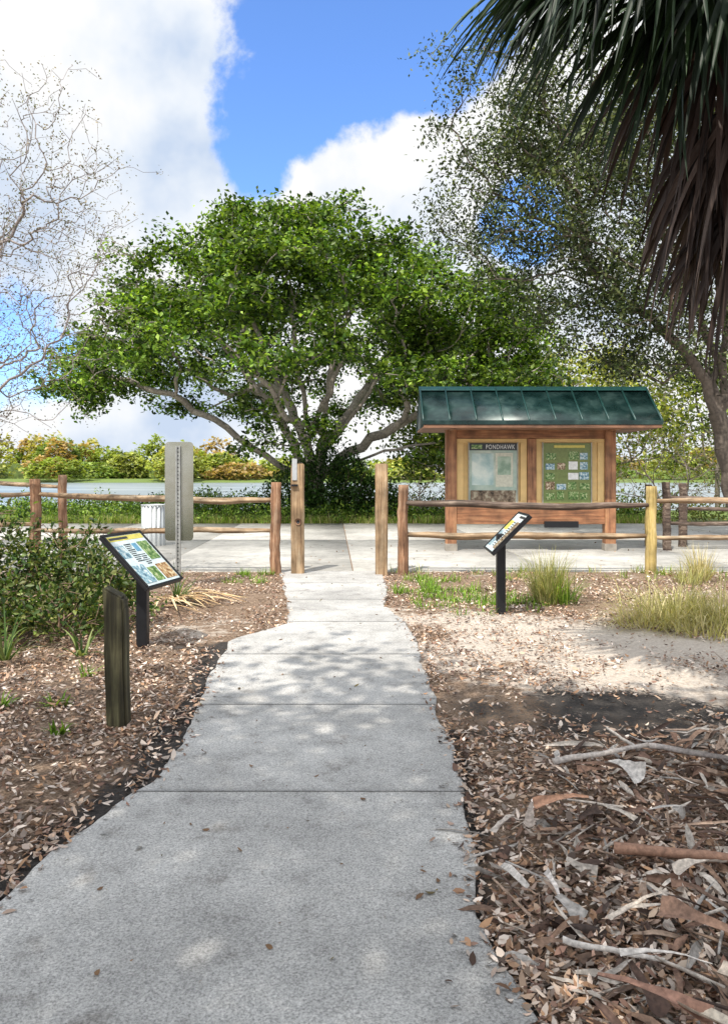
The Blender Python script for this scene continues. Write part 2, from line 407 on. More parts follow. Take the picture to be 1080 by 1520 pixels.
acc.obj('footpath',CONC)
acc=Acc(); xj=np.arange(-40,41,3.1)-.55
for a_,b_ in zip(xj[:-1],xj[1:]):
    for y0,y1 in ((ROAD0,17.7),(17.7,ROAD1)):
        g=.012
        def P(x,y,z): return (x+(y-14)*-.04,y,z)
        V=[P(a_+g,y0+g,-.05),P(b_-g,y0+g,-.05),P(b_-g,y1-g,-.05),P(a_+g,y1-g,-.05),P(a_+g,y0+g,PT),P(b_-g,y0+g,PT),P(b_-g,y1-g,PT),P(a_+g,y1-g,PT)]
        acc.add(V,None,[[4,5,6,7],[0,1,5,4],[1,2,6,5],[2,3,7,6],[3,0,4,7]])
acc.obj('concrete_road',CONC2)

# lake
m,nt,b,o=mat_new('water'); b.inputs['Base Color'].default_value=(.20,.25,.26,1); b.inputs['Roughness'].default_value=.3
tc=N(nt,'ShaderNodeTexCoord'); mp=N(nt,'ShaderNodeMapping'); mp.inputs['Scale'].default_value=(.15,1,1); nt.links.new(tc.outputs['Object'],mp.inputs[0])
nn=noise_node(nt,mp.outputs[0],.6,4); bump(nt,nn.outputs[0],.8,.2,b)
rw=ramp(nt,noise_node(nt,mp.outputs[0],.12,3).outputs[0],[(.4,(.14,.18,.19)),(.6,(.28,.33,.34))]); nt.links.new(rw.outputs[0],b.inputs['Base Color'])
mesh_obj('lake_water',[(-900,34,-.6),(900,34,-.6),(900,214,-.6),(-900,214,-.6)],[[[0,1,2,3]]],m)

# ------------------------------------------------------------------ leaf litter
def litter(name,P,L,C,rg,curlmax=.5,wr=.42):
    n=len(P); th=rg.uniform(0,2*np.pi,n); tilt=rg.normal(0,.28,n); roll=rg.normal(0,.45,n)
    d=np.stack([np.cos(th)*np.cos(tilt),np.sin(th)*np.cos(tilt),np.sin(tilt)],1)
    s=norm(np.stack([-np.sin(th),np.cos(th),roll],1)); u=np.cross(d,s); Lc=L[:,None]; wd=Lc*wr*rg.uniform(.6,1.2,(n,1))*.5
    cu=rg.uniform(-curlmax*.2,curlmax,n)[:,None]*Lc; fo=rg.uniform(0,.12,(n,1))*Lc
    V=np.stack([P-d*Lc*.5+u*cu*.5, P-d*Lc*.16-s*wd+u*fo, P-d*Lc*.16+s*wd+u*fo, P+d*Lc*.2-s*wd*.8+u*(fo+cu*.1), P+d*Lc*.2+s*wd*.8+u*(fo+cu*.1), P+d*Lc*.5+u*cu*.6],1)
    low=V[:,:,2].min(1)-P[:,2]; V[:,:,2]-=low[:,None]*.8
    i=np.arange(n)*6
    T=np.concatenate([np.stack([i,i+1,i+2],1),np.stack([i+3,i+5,i+4],1)]); Q=np.stack([i+1,i+3,i+4,i+2],1)
    return mesh_obj(name,V.reshape(-1,3),[T,Q],LEAFD,np.repeat(C,6,axis=0))
gx=lambda x,y: np.array([ .05*(mnoise.noise(Vector((a*.9,c*.9,0)))+.3)*min(1,max(0,(max(pl(c)-a,a-pr(c))-.12)/.6)) for a,c in zip(x,y)])
n=190000; yy=1.6+ (R.random(n)**1.4)*10.2; xx=R.uniform(-1,1,n)*(1.2+yy*.5)
dl=pl(yy)-xx; dr=xx-pr(yy); dd=np.maximum(dl,dr)
nz=ns(xx,yy,1.1,3.); nz2=ns(xx,yy,3.5,8.)
sandp=np.exp(-((xx-2.9)/2.3)**2-((yy-6.5)/1.3)**2)*(xx>0)+.5*np.exp(-((xx+1.6)/.5)**2-((yy-7.4)/.8)**2)
keep=R.random(n)<np.clip(.62+nz*.9+nz2*.6-sandp*.55-np.exp(-np.clip(dl,0,9)/.11)*.6*(xx<0)*(yy<7)-.35*np.exp(-((xx-1.6)/1.0)**2-((yy-4.8)/.6)**2)+.35*((xx>0)&(yy<4.0)),0.04,1)
edge=R.random(n)<.3*np.exp(-np.clip(-dd,0,9)/.03)
keep=np.where(dd<0,edge,keep)&(yy<11.85)
xx,yy,dd=xx[keep],yy[keep],dd[keep]
zz=np.where(dd<.01,PT+.002,gx(xx,yy)+.004+R.random(len(xx))*.022)
P=np.stack([xx,yy,zz],1)
pal=[(.56,.42,.32),(.34,.20,.12),(.13,.075,.05),(.44,.26,.15),(.62,.50,.40),(.26,.15,.11),(.07,.045,.035),(.46,.38,.32),(.70,.60,.52),(.18,.10,.07)]
L=R.uniform(.018,.050,len(xx))*np.where(R.random(len(xx))<.12,1.4,1)
print('litter',len(xx))
litter('leaf_litter',P,L,leafcols(len(xx),pal,R,.35),R)
n=300; yy=2.2+R.random(n)**1.2*9; xx=pl(yy)+(pr(yy)-pl(yy))*R.beta(.75,.7,n)
litter('fallen_leaves',np.stack([xx,yy,np.full(n,PT+.003)],1),np.where(R.random(n)<.8,R.uniform(.006,.020,n),R.uniform(.028,.05,n)),leafcols(n,[(.12,.07,.04),(.3,.18,.1),(.06,.04,.03),(.3,.25,.1)],R),R)
n=260; yy=R.uniform(12.2,22,n); xx=R.uniform(-8,9,n)
litter('fallen_leaves',np.stack([xx,yy,np.full(n,PT+.003)],1),R.uniform(.03,.07,n),leafcols(n,[(.2,.12,.06),(.35,.22,.12)],R),R)

acc=Acc()
for i in range(420):
    side=R.random()<.4; y=R.uniform(2.1,10); x=(pl(y)-R.uniform(.05,2.8)) if side else (pr(y)+R.uniform(.05,3.4))
    if R.random()<.5 and not side: y=R.uniform(2.1,4.4); x=pr(y)+R.uniform(.05,1.9)
    th=R.uniform(0,6.28); l=R.uniform(.04,.16); g=float(gx([x],[y])[0])+.02
    c=np.array([(.38,.31,.25),(.2,.13,.09),(.5,.45,.4)][R.integers(3)])
    beam(acc,(x,y,g),(x+math.cos(th)*l,y+math.sin(th)*l,g+R.uniform(-.005,.03)),.003,.0015,n=3,sides=4,C=c,seed=i)
acc.obj('twigs',DEBR)

# ------------------------------------------------------------------ palm debris (husks, boots, dry blades)
def ribbon(acc,P,th,L,w,curl,c,rg,arch=.0,lift=.02,cup=.3,segs=7,shape='blade',roll=0.,bendk=.05):
    d=np.array([math.cos(th),math.sin(th),0]); s0=np.array([-math.sin(th),math.cos(th),0]); u=np.array([0,0,1.]); V=[]
    bend=rg.normal(0,bendk); tw=rg.normal(0,.7)
    for k in range(segs+1):
        t=k/segs; h=lift+arch*math.sin(math.pi*t)+curl*t*t+rg.normal(0,.0015); rl=roll+tw*(t-.5)
        s=s0*math.cos(rl)+u*math.sin(rl); uu=u*math.cos(rl)-s0*math.sin(rl)
        if shape=='blade': ww=w*(math.sin(math.pi*min(1,t*.92+.08))**.6)
        else: ww=w*(1.0-.72*t**.6)*(1+.1*math.sin(t*9))
        ww*=1+rg.normal(0,.07)
        c0=np.array(P)+d*L*t+s0*bend*L*t*t+u*max(h,.008)
        for q,z in ((-1,1),(-.5,.3),(0,0),(.5,.3),(1,1)): V.append(c0+s*ww*.5*q+uu*abs(ww)*cup*z*.5)
    Q=[[k*5+j,k*5+j+1,k*5+j+6,k*5+j+5] for k in range(segs) for j in range(4)]
    cc=np.tile(c,(len(V),1))*(1+rg.normal(0,.13,(len(V),1))); acc.add(V,None,Q,cc)
acc=Acc(); pal=[(.50,.44,.38),(.30,.19,.13),(.13,.08,.055),(.58,.51,.44),(.38,.27,.20),(.07,.045,.035),(.40,.37,.34),(.22,.13,.09),(.10,.06,.045)]
rg=np.random.default_rng(3)
def dpos():
    y=rg.uniform(1.9,4.25); 
    x=pr(y)+.06+ (rg.random()**.75)*(.55+.42*y)
    if y>3.4: x+=.4
    return x,y
for i in range(1150):
    x,y=dpos(); c=np.array(pal[rg.integers(len(pal))])*rg.uniform(.7,1.2); t=rg.random(); hh=.085*min(1,max(0,(x-.6)/.9))*rg.random()
    if t<.66: ribbon(acc,(x,y,hh),rg.uniform(0,6.28),rg.uniform(.05,.20),rg.uniform(.012,.032),rg.normal(.0,.025),c,rg,arch=rg.uniform(-.01,.02),cup=rg.uniform(-.5,.9),roll=rg.normal(0,.6))
    elif t<.75: ribbon(acc,(x,y,hh),rg.normal(.2,1.2)+math.pi*(rg.random()<.5),rg.uniform(.2,.38),rg.uniform(.012,.028),rg.normal(.0,.03),c,rg,arch=rg.uniform(0,.025),cup=rg.uniform(0,.8),roll=rg.normal(0,.4))
    elif t<.95: ribbon(acc,(x,y,hh),rg.uniform(0,6.28),rg.uniform(.06,.17),rg.uniform(.03,.065),rg.normal(.0,.02),c,rg,arch=rg.uniform(0,.02),cup=rg.uniform(.2,.9),shape='boot',roll=rg.normal(0,.6))
    else:
        th=rg.uniform(0,6.28); l=rg.uniform(.1,.3); beam(acc,(x,y,hh+.02),(x+math.cos(th)*l,y+math.sin(th)*l,hh+.03),.007,.004,n=6,sides=6,C=c,seed=i)
for (x,y,th,l,ww,c) in [(.47,2.78,-1.2,.20,.075,(.6,.55,.5)),(.63,2.74,-1.5,.16,.05,(.66,.6,.55)),(.78,2.45,.5,.28,.03,(.58,.5,.42)),(.75,2.27,-.1,.26,.03,(.65,.6,.55)),(.84,2.05,-.9,.36,.06,(.6,.52,.42)),(.66,3.1,1.3,.22,.05,(.4,.33,.28)),(.52,3.05,.9,.18,.05,(.55,.48,.42)),(.95,2.5,-.7,.28,.08,(.28,.17,.12)),(.9,2.0,2.6,.3,.06,(.32,.18,.13)),(.72,3.30,.2,.26,.05,(.50,.28,.18)),(1.3,3.6,2.2,.22,.11,(.55,.51,.47)),(1.45,2.25,-.5,.3,.06,(.52,.48,.44)),(1.7,3.5,.6,.3,.05,(.52,.48,.44)),(1.25,2.3,2.2,.3,.07,(.25,.17,.13)),(1.0,2.2,-1.1,.32,.07,(.6,.5,.4)),(1.1,2.75,.3,.26,.05,(.6,.52,.44))]:
    ribbon(acc,(x,y,.07),th,l,ww,rg.normal(.01,.02),np.array(c),rg,arch=.02,cup=.7,shape='boot',roll=rg.normal(0,.3))
for k,(a_,b_,r) in enumerate([((.95,2.95,.08),(1.75,2.72,.11),.020),((.95,3.9,.06),(1.45,3.95,.12),.016),((1.45,3.95,.12),(2.1,3.75,.08),.014),((1.40,3.95,.1),(1.28,4.12,.16),.010),((.62,2.42,.05),(.9,2.32,.05),.010)]):
    beam(acc,a_,b_,r,r*.6,n=10,sides=8,jit=.15,C=np.array([(.32,.18,.12),(.46,.41,.37),(.44,.39,.36),(.46,.42,.38),(.6,.55,.5)][k]),seed=k+50)
for i in range(30):
    ribbon(acc,(1.78+rg.normal(0,.04),3.85+rg.normal(0,.05),.2),rg.uniform(-.3,3.4)+math.pi*.9,rg.uniform(.15,.32),rg.uniform(.02,.035),-.2,np.array(pal[rg.integers(5)])*1.0,rg,arch=.05,cup=.5)
acc.obj('palm_debris_pile',DEBR,False)

acc=Acc()
for i in range(44):
    ribbon(acc,(-2.25+rg.normal(0,.08),9.0+rg.normal(0,.15),.04),rg.normal(-.4,.6),rg.uniform(.4,.95),.022,rg.normal(.0,.03),np.array([(.6,.44,.24),(.46,.30,.15),(.66,.52,.32)][i%3]),rg,arch=.06,cup=.3,bendk=.12)
acc.obj('dry_palm_frond',DEBR)

# ------------------------------------------------------------------ big fig tree
rg=np.random.default_rng(11)
cs=ell_shell(285,(-1.9,27,3.9),(8.3,6.4,6.55),rg,.74,1.0,zmin=4.1,up=True,lump=.08)
low=np.array([(-9.6,26.3,4.4),(-8.8,25.8,4.7),(-7.9,25.6,4.4),(-9.9,27,5.1),(-8.4,26,5.6),(-10.0,26.5,4.5),(1.8,24.2,4.2),(2.4,24.5,3.3),(3.4,25,3.9),(4.4,25.5,4.6),(5.3,26,4.2),(4.8,27,5.4),(1.3,24,5.6),(2.8,24.5,6.2),(3,25,2.7),(-3.6,24.5,3.6),(-2.6,24.2,3.2),(-3.3,24.4,2.5),(-.6,24,5.2),(-1.4,23.5,6.2),(.6,23.4,7.2),(-4,23.5,7),(-5.5,23.5,5.9),(-3,22.6,8),(0.3,22.4,8.4),(2,24.8,1.9),(-2.0,24.4,2.4),(-1.2,24.5,3.0),(3.9,25.4,3.0),(-6.6,25,5.4),(-7.4,25,6.2),(5.6,26,6.2),(6.0,26.6,5.4),(5.2,25.6,7.4)])
inner=ell_shell(30,(-2.1,27,5.6),(6,5,4.0),rg,.3,.8,zmin=6.4,up=True)
T=clump(np.concatenate([cs,low,inner]),5,(.42,.42,.20),rg)
b0=(-1.75,27,.0)
ch=[(-1,[b0]),(0,[(-1.75,27,1.3)])]
limbs=[[(-2.4,26.6,2.6),(-3.4,26,4.2),(-4.6,25.6,5.8),(-5.8,25.5,7.2)],[(-3.0,26.4,1.9),(-4.6,26,3.1),(-6.4,25.8,4.2),(-8.2,25.8,4.7)],[(-1.9,27,3.0),(-2.3,26.8,5.2),(-2.6,26.8,7.5),(-2.9,27,9.0)],[(-1.4,26.8,2.8),(-1.2,26.6,4.8),(-.6,26.6,6.8),(.2,26.6,8.4)],[(-1.1,26.6,2.6),(.2,26.2,4.3),(1.6,26,6.0),(2.6,26.4,7.6)],[(-.8,26.6,2.1),(1.0,26.0,3.1),(2.6,25.8,3.9),(4.2,26,4.8)],[(-2.0,27.5,2.5),(-3,28.6,4.6),(-4.2,29.6,7)],[(-1.4,27.5,2.5),(0,28.8,4.6),(1.6,30,7)],[(-.9,26.8,1.8),(.4,26.2,2.2),(1.9,25.4,2.5),(3.2,25,2.7)]]
seg=.4
A0,PR0,_,_=grow(ch,np.zeros((0,3)),rg,seg)
root=len(A0)-1
for l in limbs: ch.append((root,l))
e,*_=tree('fig_tree',ch,T,rg,.014,.48,(.34,.30,.26),[(.012,.032,.005),(.04,.09,.010),(.09,.17,.018),(.17,.27,.035),(.26,.36,.06)],66,(.29,.29,.14),.18,.6,seg=.4,alpha=.22,wob=.05,start=root,nb=.7,rmax=.34,vb=.35,clumpvar=.35)

# shrubs
def shrub(name,cs,sz,nl,L,pal,rg,stems=None,wr=.5,nb=.4,mat=None,bark=(.12,.09,.06),ntar=60):
    e=empty(name); accb=Acc(); VV=Acc()
    for c,s in zip(cs,sz):
        n=int(nl*s[0]*s[2]); sd=rg.uniform(0,50,3)
        d=norm(rg.normal(0,1,(n,3))); d[:,2]=np.abs(d[:,2])*1.0-.15*rg.random(n)
        r=rg.uniform(.5,1,n)**.6
        nz=np.array([mnoise.noise(Vector(q*2.6+sd)) for q in d]); r=r*(1+.55*nz)
        P=np.array(c)+d*r[:,None]*np.array(s); P[:,2]=np.maximum(P[:,2],.03+.1*rg.random(n))
        tone=(1+1.0*np.array([mnoise.noise(Vector(q*4.5+sd)) for q in d])).clip(.45,1.7)
        C=leafcols(n,pal,rg)*tone[:,None]
        V,F,CC=leaf_arrays(P,L*rg.uniform(.6,1.3,n),wr,rg,nb,C,dirbias=d*1.2); VV.add(V,F,None,CC)
        m=max(6,int(ntar*s[0])); q=norm(rg.normal(0,1,(m,3))); q[:,2]=np.abs(q[:,2])
        tg=np.array(c)+q*np.array(s)*rg.uniform(.6,1.05,(m,1))
        A,PR,cnt,t=grow([(-1,[(c[0],c[1],-.02)]),(0,[(c[0],c[1],.12)])],tg,rg,.15,.3,.3,.015)
        branch_mesh(accb,A,PR,.0035*cnt**.42*(L/.06)**.5,bark,rg)
    accb.obj('stems',BARK,False,e); VV.obj('foliage',mat or LEAF,False,e); return e
rg=np.random.default_rng(21)
shrub('lakeside_shrub',[(-1.3,25.6,.6),(-.4,25.4,.5),(-2.4,25.4,.5),(.4,25.2,.4)],[(1.1,1,2.2),(1.0,.9,1.9),(1.0,.8,1.3),(.9,.7,1.2)],1300,.13,[(.012,.035,.008),(.03,.07,.012),(.06,.13,.02)],rg,ntar=30)
cs=[];sz=[]
for x in np.arange(-15,9,.62):
    for y0,hh in ((24.6,.42),(26.0,.60),(27.6,.72)):
        cs.append((x+rg.normal(0,.2),y0+rg.normal(0,.25),.1)); s=rg.uniform(.6,1.4); sz.append((.62*s,.6*s,hh*s*(1.0 if x>-8 else .85)))
shrub('lakeside_hedge',cs,sz,1000,.11,[(.02,.05,.01),(.08,.16,.022),(.17,.28,.04),(.28,.36,.07)],rg,ntar=8)
rg=np.random.default_rng(22)
shrub('coco_plum_bush',[(-3.0,7.9,.25),(-2.55,7.5,.2),(-3.7,7.6,.3),(-2.75,7.0,.12),(-3.5,6.9,.15),(-4.6,7.8,.3),(-4.4,6.9,.2)],[(.62,.6,.80),(.5,.5,.6),(.7,.6,.90),(.5,.45,.42),(.65,.5,.5),(.8,.7,.85),(.7,.6,.6)],5400,.062,[(.018,.045,.012),(.05,.10,.022),(.12,.17,.04),(.24,.24,.09)],rg,ntar=110,bark=(.26,.17,.12))

# far treeline across the lake
rg=np.random.default_rng(31); acc=Acc()
pals=[[(.14,.20,.04),(.30,.34,.07)],[(.26,.26,.06),(.44,.39,.11)],[(.10,.16,.04),(.22,.29,.06)],[(.30,.21,.08),(.42,.31,.13)],[(.24,.29,.07),(.40,.41,.12)]]
hx_=[(-175,15),(-120,15),(-100,15.5),(-86,14),(-78,10),(-70,13),(-62,12),(-55,13.5),(-47,13),(-40,10),(-30,9),(-20,6),(-10,5.5),(30,7),(60,9),(120,10),(190,12)]
for k in range(105):
    x=rg.uniform(-170,170); y=rg.uniform(215,250); H=np.interp(x,[q[0] for q in hx_],[q[1] for q in hx_])
    h=H*rg.uniform(.55,1.08)*(1 if y>228 else .72); r=rg.uniform(4.5,10)
    n=820; d=norm(rg.normal(0,1,(n,3))); d[:,2]=np.abs(d[:,2]); d[:,1]=-np.abs(d[:,1])
    sd=rg.uniform(0,50,3); nz=np.array([mnoise.noise(Vector(q*2.2+sd))+.4*mnoise.noise(Vector(q*5+sd)) for q in d])
    P=np.array([x,y,h*.3])+d*np.array([r,r*.7,h*.70])*(.88+.12*rg.random((n,1)))*(1+.35*nz[:,None])
    low=rg.random(n)<.2; P[low,2]=rg.uniform(.2,h*.35,low.sum())
    C=leafcols(n,pals[rg.integers(5)],rg,.12)*(1+1.0*nz[:,None]).clip(.5,1.4)
    V,F,CC=leaf_arrays(P,rg.uniform(.7,1.5,n),.8,rg,1.1,C); acc.add(V,F,None,CC)
acc.obj('far_shore_trees',LEAF)
V=[];n=60
for i in range(n+1):
    x=-200+420*i/n; hh=.32*np.interp(x,[q[0] for q in hx_],[q[1] for q in hx_])+1.5*mnoise.noise(Vector((x*.05,0,0)))
    V+=[(x,231,-1),(x,231,hh),(x,245,-1)]
Q=[[i*3,i*3+3,i*3+4,i*3+1] for i in range(n)]+[[i*3+1,i*3+4,i*3+5,i*3+2] for i in range(n)]
mesh_obj('far_shore_undergrowth',V,[Q],plain('undergrowth',(.09,.13,.03),.95,0,.5,.6,.3))

# mid-distance trees and bare brush on the right
rg=np.random.default_rng(33)
def midtree(name,x,y,h,r,pal,nl,L,bark=(.2,.17,.14),sig=(.42,.42,.28),nc=60):
    cs=ell_shell(nc,(x,y,h*.62),(r,r*.8,h*.40),rg,.45,1,zmin=h*.2)
    T=clump(cs,3,(.5,.5,.3),rg)
    return tree(name,[(-1,[(x,y,-.3)]),(0,[(x+rg.normal(0,.3),y,h*.25)])],T,rg,.014,.45,bark,pal,nl,sig,L,.6,seg=.6,alpha=.25,wob=.08,start=1)
yg=[(.10,.14,.02),(.24,.28,.04),(.38,.36,.08)]
midtree('background_tree',6.4,31,6.6,3.0,yg,32,.22)
midtree('background_tree',10.5,33,7.0,3.2,yg,28,.22)
midtree('background_tree',15.5,34,7.0,3.4,[(.08,.12,.02),(.2,.24,.05)],28,.22)
midtree('background_tree',3.4,30,5.0,2.4,[(.08,.14,.02),(.24,.3,.05)],36,.2)
midtree('background_tree',20,36,8.0,4,[(.08,.12,.02),(.2,.24,.05)],30,.24)
for (x,y,h,r,nt_) in [(9.6,25,3.2,2.0,260),(7.4,26,2.6,1.6,200),(12.2,24,3.4,2.0,260),(3.6,25.5,2.6,1.5,160),(1.9,25.5,2.0,1.2,100)]:
    cs=ell_shell(nt_,(x,y,h*.55),(r,r*.7,h*.5),rg,.3,1,zmin=.3)
    tree('bare_brush',[(-1,[(x,y,-.1)]),(0,[(x,y,.25)])],cs,rg,.006,.42,(.42,.34,.29),[(.24,.24,.06),(.38,.3,.12)],4,(.15,.15,.15),.09,.5,seg=.3,alpha=.2,wob=.03)
cs=[];sz=[]
for x in np.arange(9,20,.9):
    cs.append((x,24.6+rg.normal(0,.3),.1)); s=rg.uniform(.8,1.2); sz.append((.8*s,.7*s,.9*s))
shrub('roadside_shrubs',cs,sz,520,.12,[(.06,.11,.02),(.18,.22,.05),(.3,.3,.09)],rg,ntar=12)

# ------------------------------------------------------------------ oak on the right
rg=np.random.default_rng(41)
cs=ell_shell(265,(8.4,18,8.6),(6.5,3.4,5.5),rg,.35,1.0,zmin=3.9,lump=.14,thr=-.12,lf=.45)
ex=np.array([(4.4,17,4.6),(5.3,16.8,4.4),(6.0,16.6,4.2),(3.9,17.3,5.4),(6.8,16.8,4.6),(5,17,5.2),(2.2,17.6,10.8),(2.0,18,10),(2.6,17.5,9),(3,18,11.6),(7.6,17,4.9),(6.4,17,5.4),(2.4,17.6,8.6),(3,17.6,7.8),(3.4,17.4,9.6),(4.2,17.2,8.4),(4.8,17,7.2),(4.2,17,6.4),(5.4,16.8,6.4),(6.2,16.8,7.2),(5.0,17,9.4),(5.8,16.9,8.4)])
T=clump(np.concatenate([cs,ex]),6,(.40,.36,.28),rg)
ch=[(-1,[(8.75,18,-.1)]),(0,[(8.5,18,1.6),(8.15,17.9,2.9)])]
A0,PR0,_,_=grow(ch,np.zeros((0,3)),rg,.4); rt=len(A0)-1
for l in [[(7.6,17.8,4.0),(6.6,17.6,5.0),(5.3,17.4,5.7),(4.2,17.3,6.0)],[(8.1,18,4.4),(7.4,18,6.4),(6.2,17.8,8.4),(4.6,17.8,10)],[(8.4,18,4.6),(8.6,18,7),(8.4,18,9.6)],[(9.2,18.2,4.4),(10.6,18.4,6.2),(11.8,18.4,7.6)],[(8.9,17.4,3.9),(9.6,16.6,5.2)]]: ch.append((rt,l))
tree('oak_tree',ch,T,rg,.0085,.46,(.13,.105,.085),[(.012,.024,.008),(.035,.055,.018),(.08,.11,.035),(.20,.23,.10)],66,(.24,.24,.18),.105,.5,seg=.35,alpha=.25,wob=.06,start=rt,nb=.3,rmax=.30,clumpvar=.3,leafmatl=LEAFO)
# oak whose canopy hangs over the viewer (shades the foreground)
cs=ell_shell(215,(-2.2,-3.3,7.4),(6.0,4.9,1.9),rg,.2,1.0,lump=.1)
T=clump(cs,5,(.6,.6,.3),rg)
tree('oak_tree',[(-1,[(-4.4,-4.5,-.1)]),(0,[(-4.3,-4.4,3.2)])],T,rg,.008,.46,(.17,.14,.12),[(.03,.05,.025),(.07,.10,.04)],36,(.42,.42,.22),.20,.55,seg=.5,alpha=.25,wob=.06,start=1,rmax=.26)

# bare tree at left
rg=np.random.default_rng(51)
cs=ell_shell(520,(-6.6,10,4.5),(3.6,1.8,3.0),rg,.35,1.0,zmin=2.0,lump=.08)
T=clump(cs,9,(.24,.22,.22),rg)
ch=[(-1,[(-6.9,10,-.1)]),(0,[(-6.8,10,1.2)])]
for_l=[[(-6.0,9.9,2.4),(-5.1,9.9,3.8),(-4.3,9.8,4.8)],[(-5.7,10,1.9),(-4.7,10,2.6),(-4.0,10,3.1)],[(-6.5,10,3.0),(-5.8,10,5.0),(-5.0,10,6.4)],[(-7.4,10,3),(-8.2,10,5)]]
A0,_,_,_=grow(ch,np.zeros((0,3)),rg,.16); rt=len(A0)-1
for l in for_l: ch.append((rt,l))
tree('bare_tree',ch,T,rg,.0030,.46,(.30,.265,.255),[(.2,.14,.11),(.10,.12,.05),(.26,.2,.17)],7,(.06,.06,.06),.038,.5,seg=.16,alpha=.12,curve=.15,wob=.02,start=rt,rmax=.14)

# ------------------------------------------------------------------ palm, upper right
rg=np.random.default_rng(61)
palm=empty('cabbage_palm'); tr=Acc()
beam(tr,(3.1,4.6,-.05),(3.0,4.5,4.7),.19,.17,n=30,sides=14,jit=.05,C=np.array((.16,.13,.11)),seed=4); tr.obj('trunk',BARK,True,palm)
acc=Acc(); pet=Acc()
def frond(hub,axis,nrm_,L,nb,spread,droop,col,wd=.046,segs=9):
    axis=norm(np.array(axis,float)); nrm_=np.array(nrm_,float); nrm_=norm(nrm_-axis*np.dot(nrm_,axis)); side=np.cross(nrm_,axis)
    for i in range(nb):
        th=spread*(2*(i+.5)/nb-1)+rg.normal(0,.03); d=norm(axis*math.cos(th)+side*math.sin(th)+nrm_*rg.normal(0,.06))
        l=L*(1-.35*abs(th/spread)**2)*rg.uniform(.82,1.1); p=np.array(hub,float); V=[]
        tw=rg.normal(0,.6); dr=droop*rg.uniform(.7,1.3)
        for k in range(segs+1):
            t=k/segs; ww=wd*(min(1,.35+2.2*t))*(1-t**2.2)*.5+.0008
            s2=norm(np.cross(nrm_,d)+1e-6); ca,sa=math.cos(tw*t*1.5),math.sin(tw*t*1.5); nn=np.cross(d,s2); sv=s2*ca+nn*sa
            V+=[p-sv*ww+np.cross(d,sv)*ww*.5,p,p+sv*ww+np.cross(d,sv)*ww*.5]
            p=p+d*l/segs; d=norm(d+np.array([0,0,-1.])*dr*(t**1.1)*3.2/segs+rg.normal(0,.02,3))
        Q=[[k*3+j,k*3+j+1,k*3+j+4,k*3+j+3] for k in range(segs) for j in (0,1)]
        acc.add(V,None,Q,np.array(col)*(1+rg.normal(0,.3)))
crown=np.array([3.0,4.5,4.75])
gd=(.013,.028,.012); gl=(.03,.06,.022); dd1=(.045,.028,.023); dd2=(.10,.070,.058)
fr=[((1.45,4.2,4.42),(-.7,-.1,-.5),1.05,gd,1.3),((1.6,3.9,4.40),(-.45,-.2,-.75),1.1,gd,1.4),((1.5,4.5,4.5),(-.55,.2,-.7),1.15,gl,1.3),((1.75,4.3,4.2),(-.3,-.1,-.9),1.15,gd,1.5),((1.9,4.0,4.3),(-.1,-.3,-.9),1.1,gd,1.5),((1.95,4.5,4.15),(-.2,.2,-.9),1.15,dd1,1.7),((1.3,4.3,4.6),(-.5,.0,-.6),1.1,gd,1.4),
    ((1.25,4.6,4.65),(-.7,.2,-.4),1.05,gl,1.2),((1.95,4.2,3.9),(-.15,-.1,-1),1.0,dd1,1.7),((1.95,4.3,3.5),(-.10,-.1,-1),1.0,dd1,1.7),((2.05,4.1,3.6),(-.05,-.1,-1),1.2,dd2,1.7),((2.0,3.9,4.3),(-.1,-.4,-.8),1.1,gd,1.5),((1.6,4.6,4.75),(-.6,0,-.6),1.2,gd,1.4),((1.75,4.15,4.5),(-.3,0,-.9),1.1,gl,1.5),((1.4,4.1,4.7),(-.4,0,-.8),1.25,gd,1.5),
    ((2.0,4.4,3.3),(-.1,-.0,-1),1.05,dd2,1.7),((2.1,4.2,3.1),(-.1,-.0,-1),1.05,dd1,1.7),((2.4,3.9,4.6),(-.3,-.5,.1),1.2,gd,1.0),((3.6,4.0,4.9),(.7,-.5,.2),1.2,gd,1.0),((3.6,5.1,4.7),(.6,.6,.1),1.2,gl,1.0),((2.6,5.3,4.9),(-.3,.8,.3),1.2,gl,1.0),((3.1,4.4,5.9),(.1,.1,1),1.2,gl,.8),((2.15,4.7,4.4),(-.5,.4,-.6),1.1,gd,1.5),((2.2,4.3,5.3),(-.8,0,.5),1.2,gl,.9)]
for h,ax,L_,c,dr in fr:
    nr=norm(np.array(h)-crown)*.3+np.array([0,-.35,.9]) if ax[2]>-.85 else np.array([-.7,-.6,.2])
    frond(h,ax,nr,L_,38,1.6 if ax[2]>-.95 else .9,dr*.6,c)
    beam(pet,crown,h,.018,.011,n=6,sides=6,jit=.05,C=np.array(c)*1.6+.02,seed=1)
acc.obj('fronds',PALM,False,palm); pet.obj('petioles',BARK,True,palm)

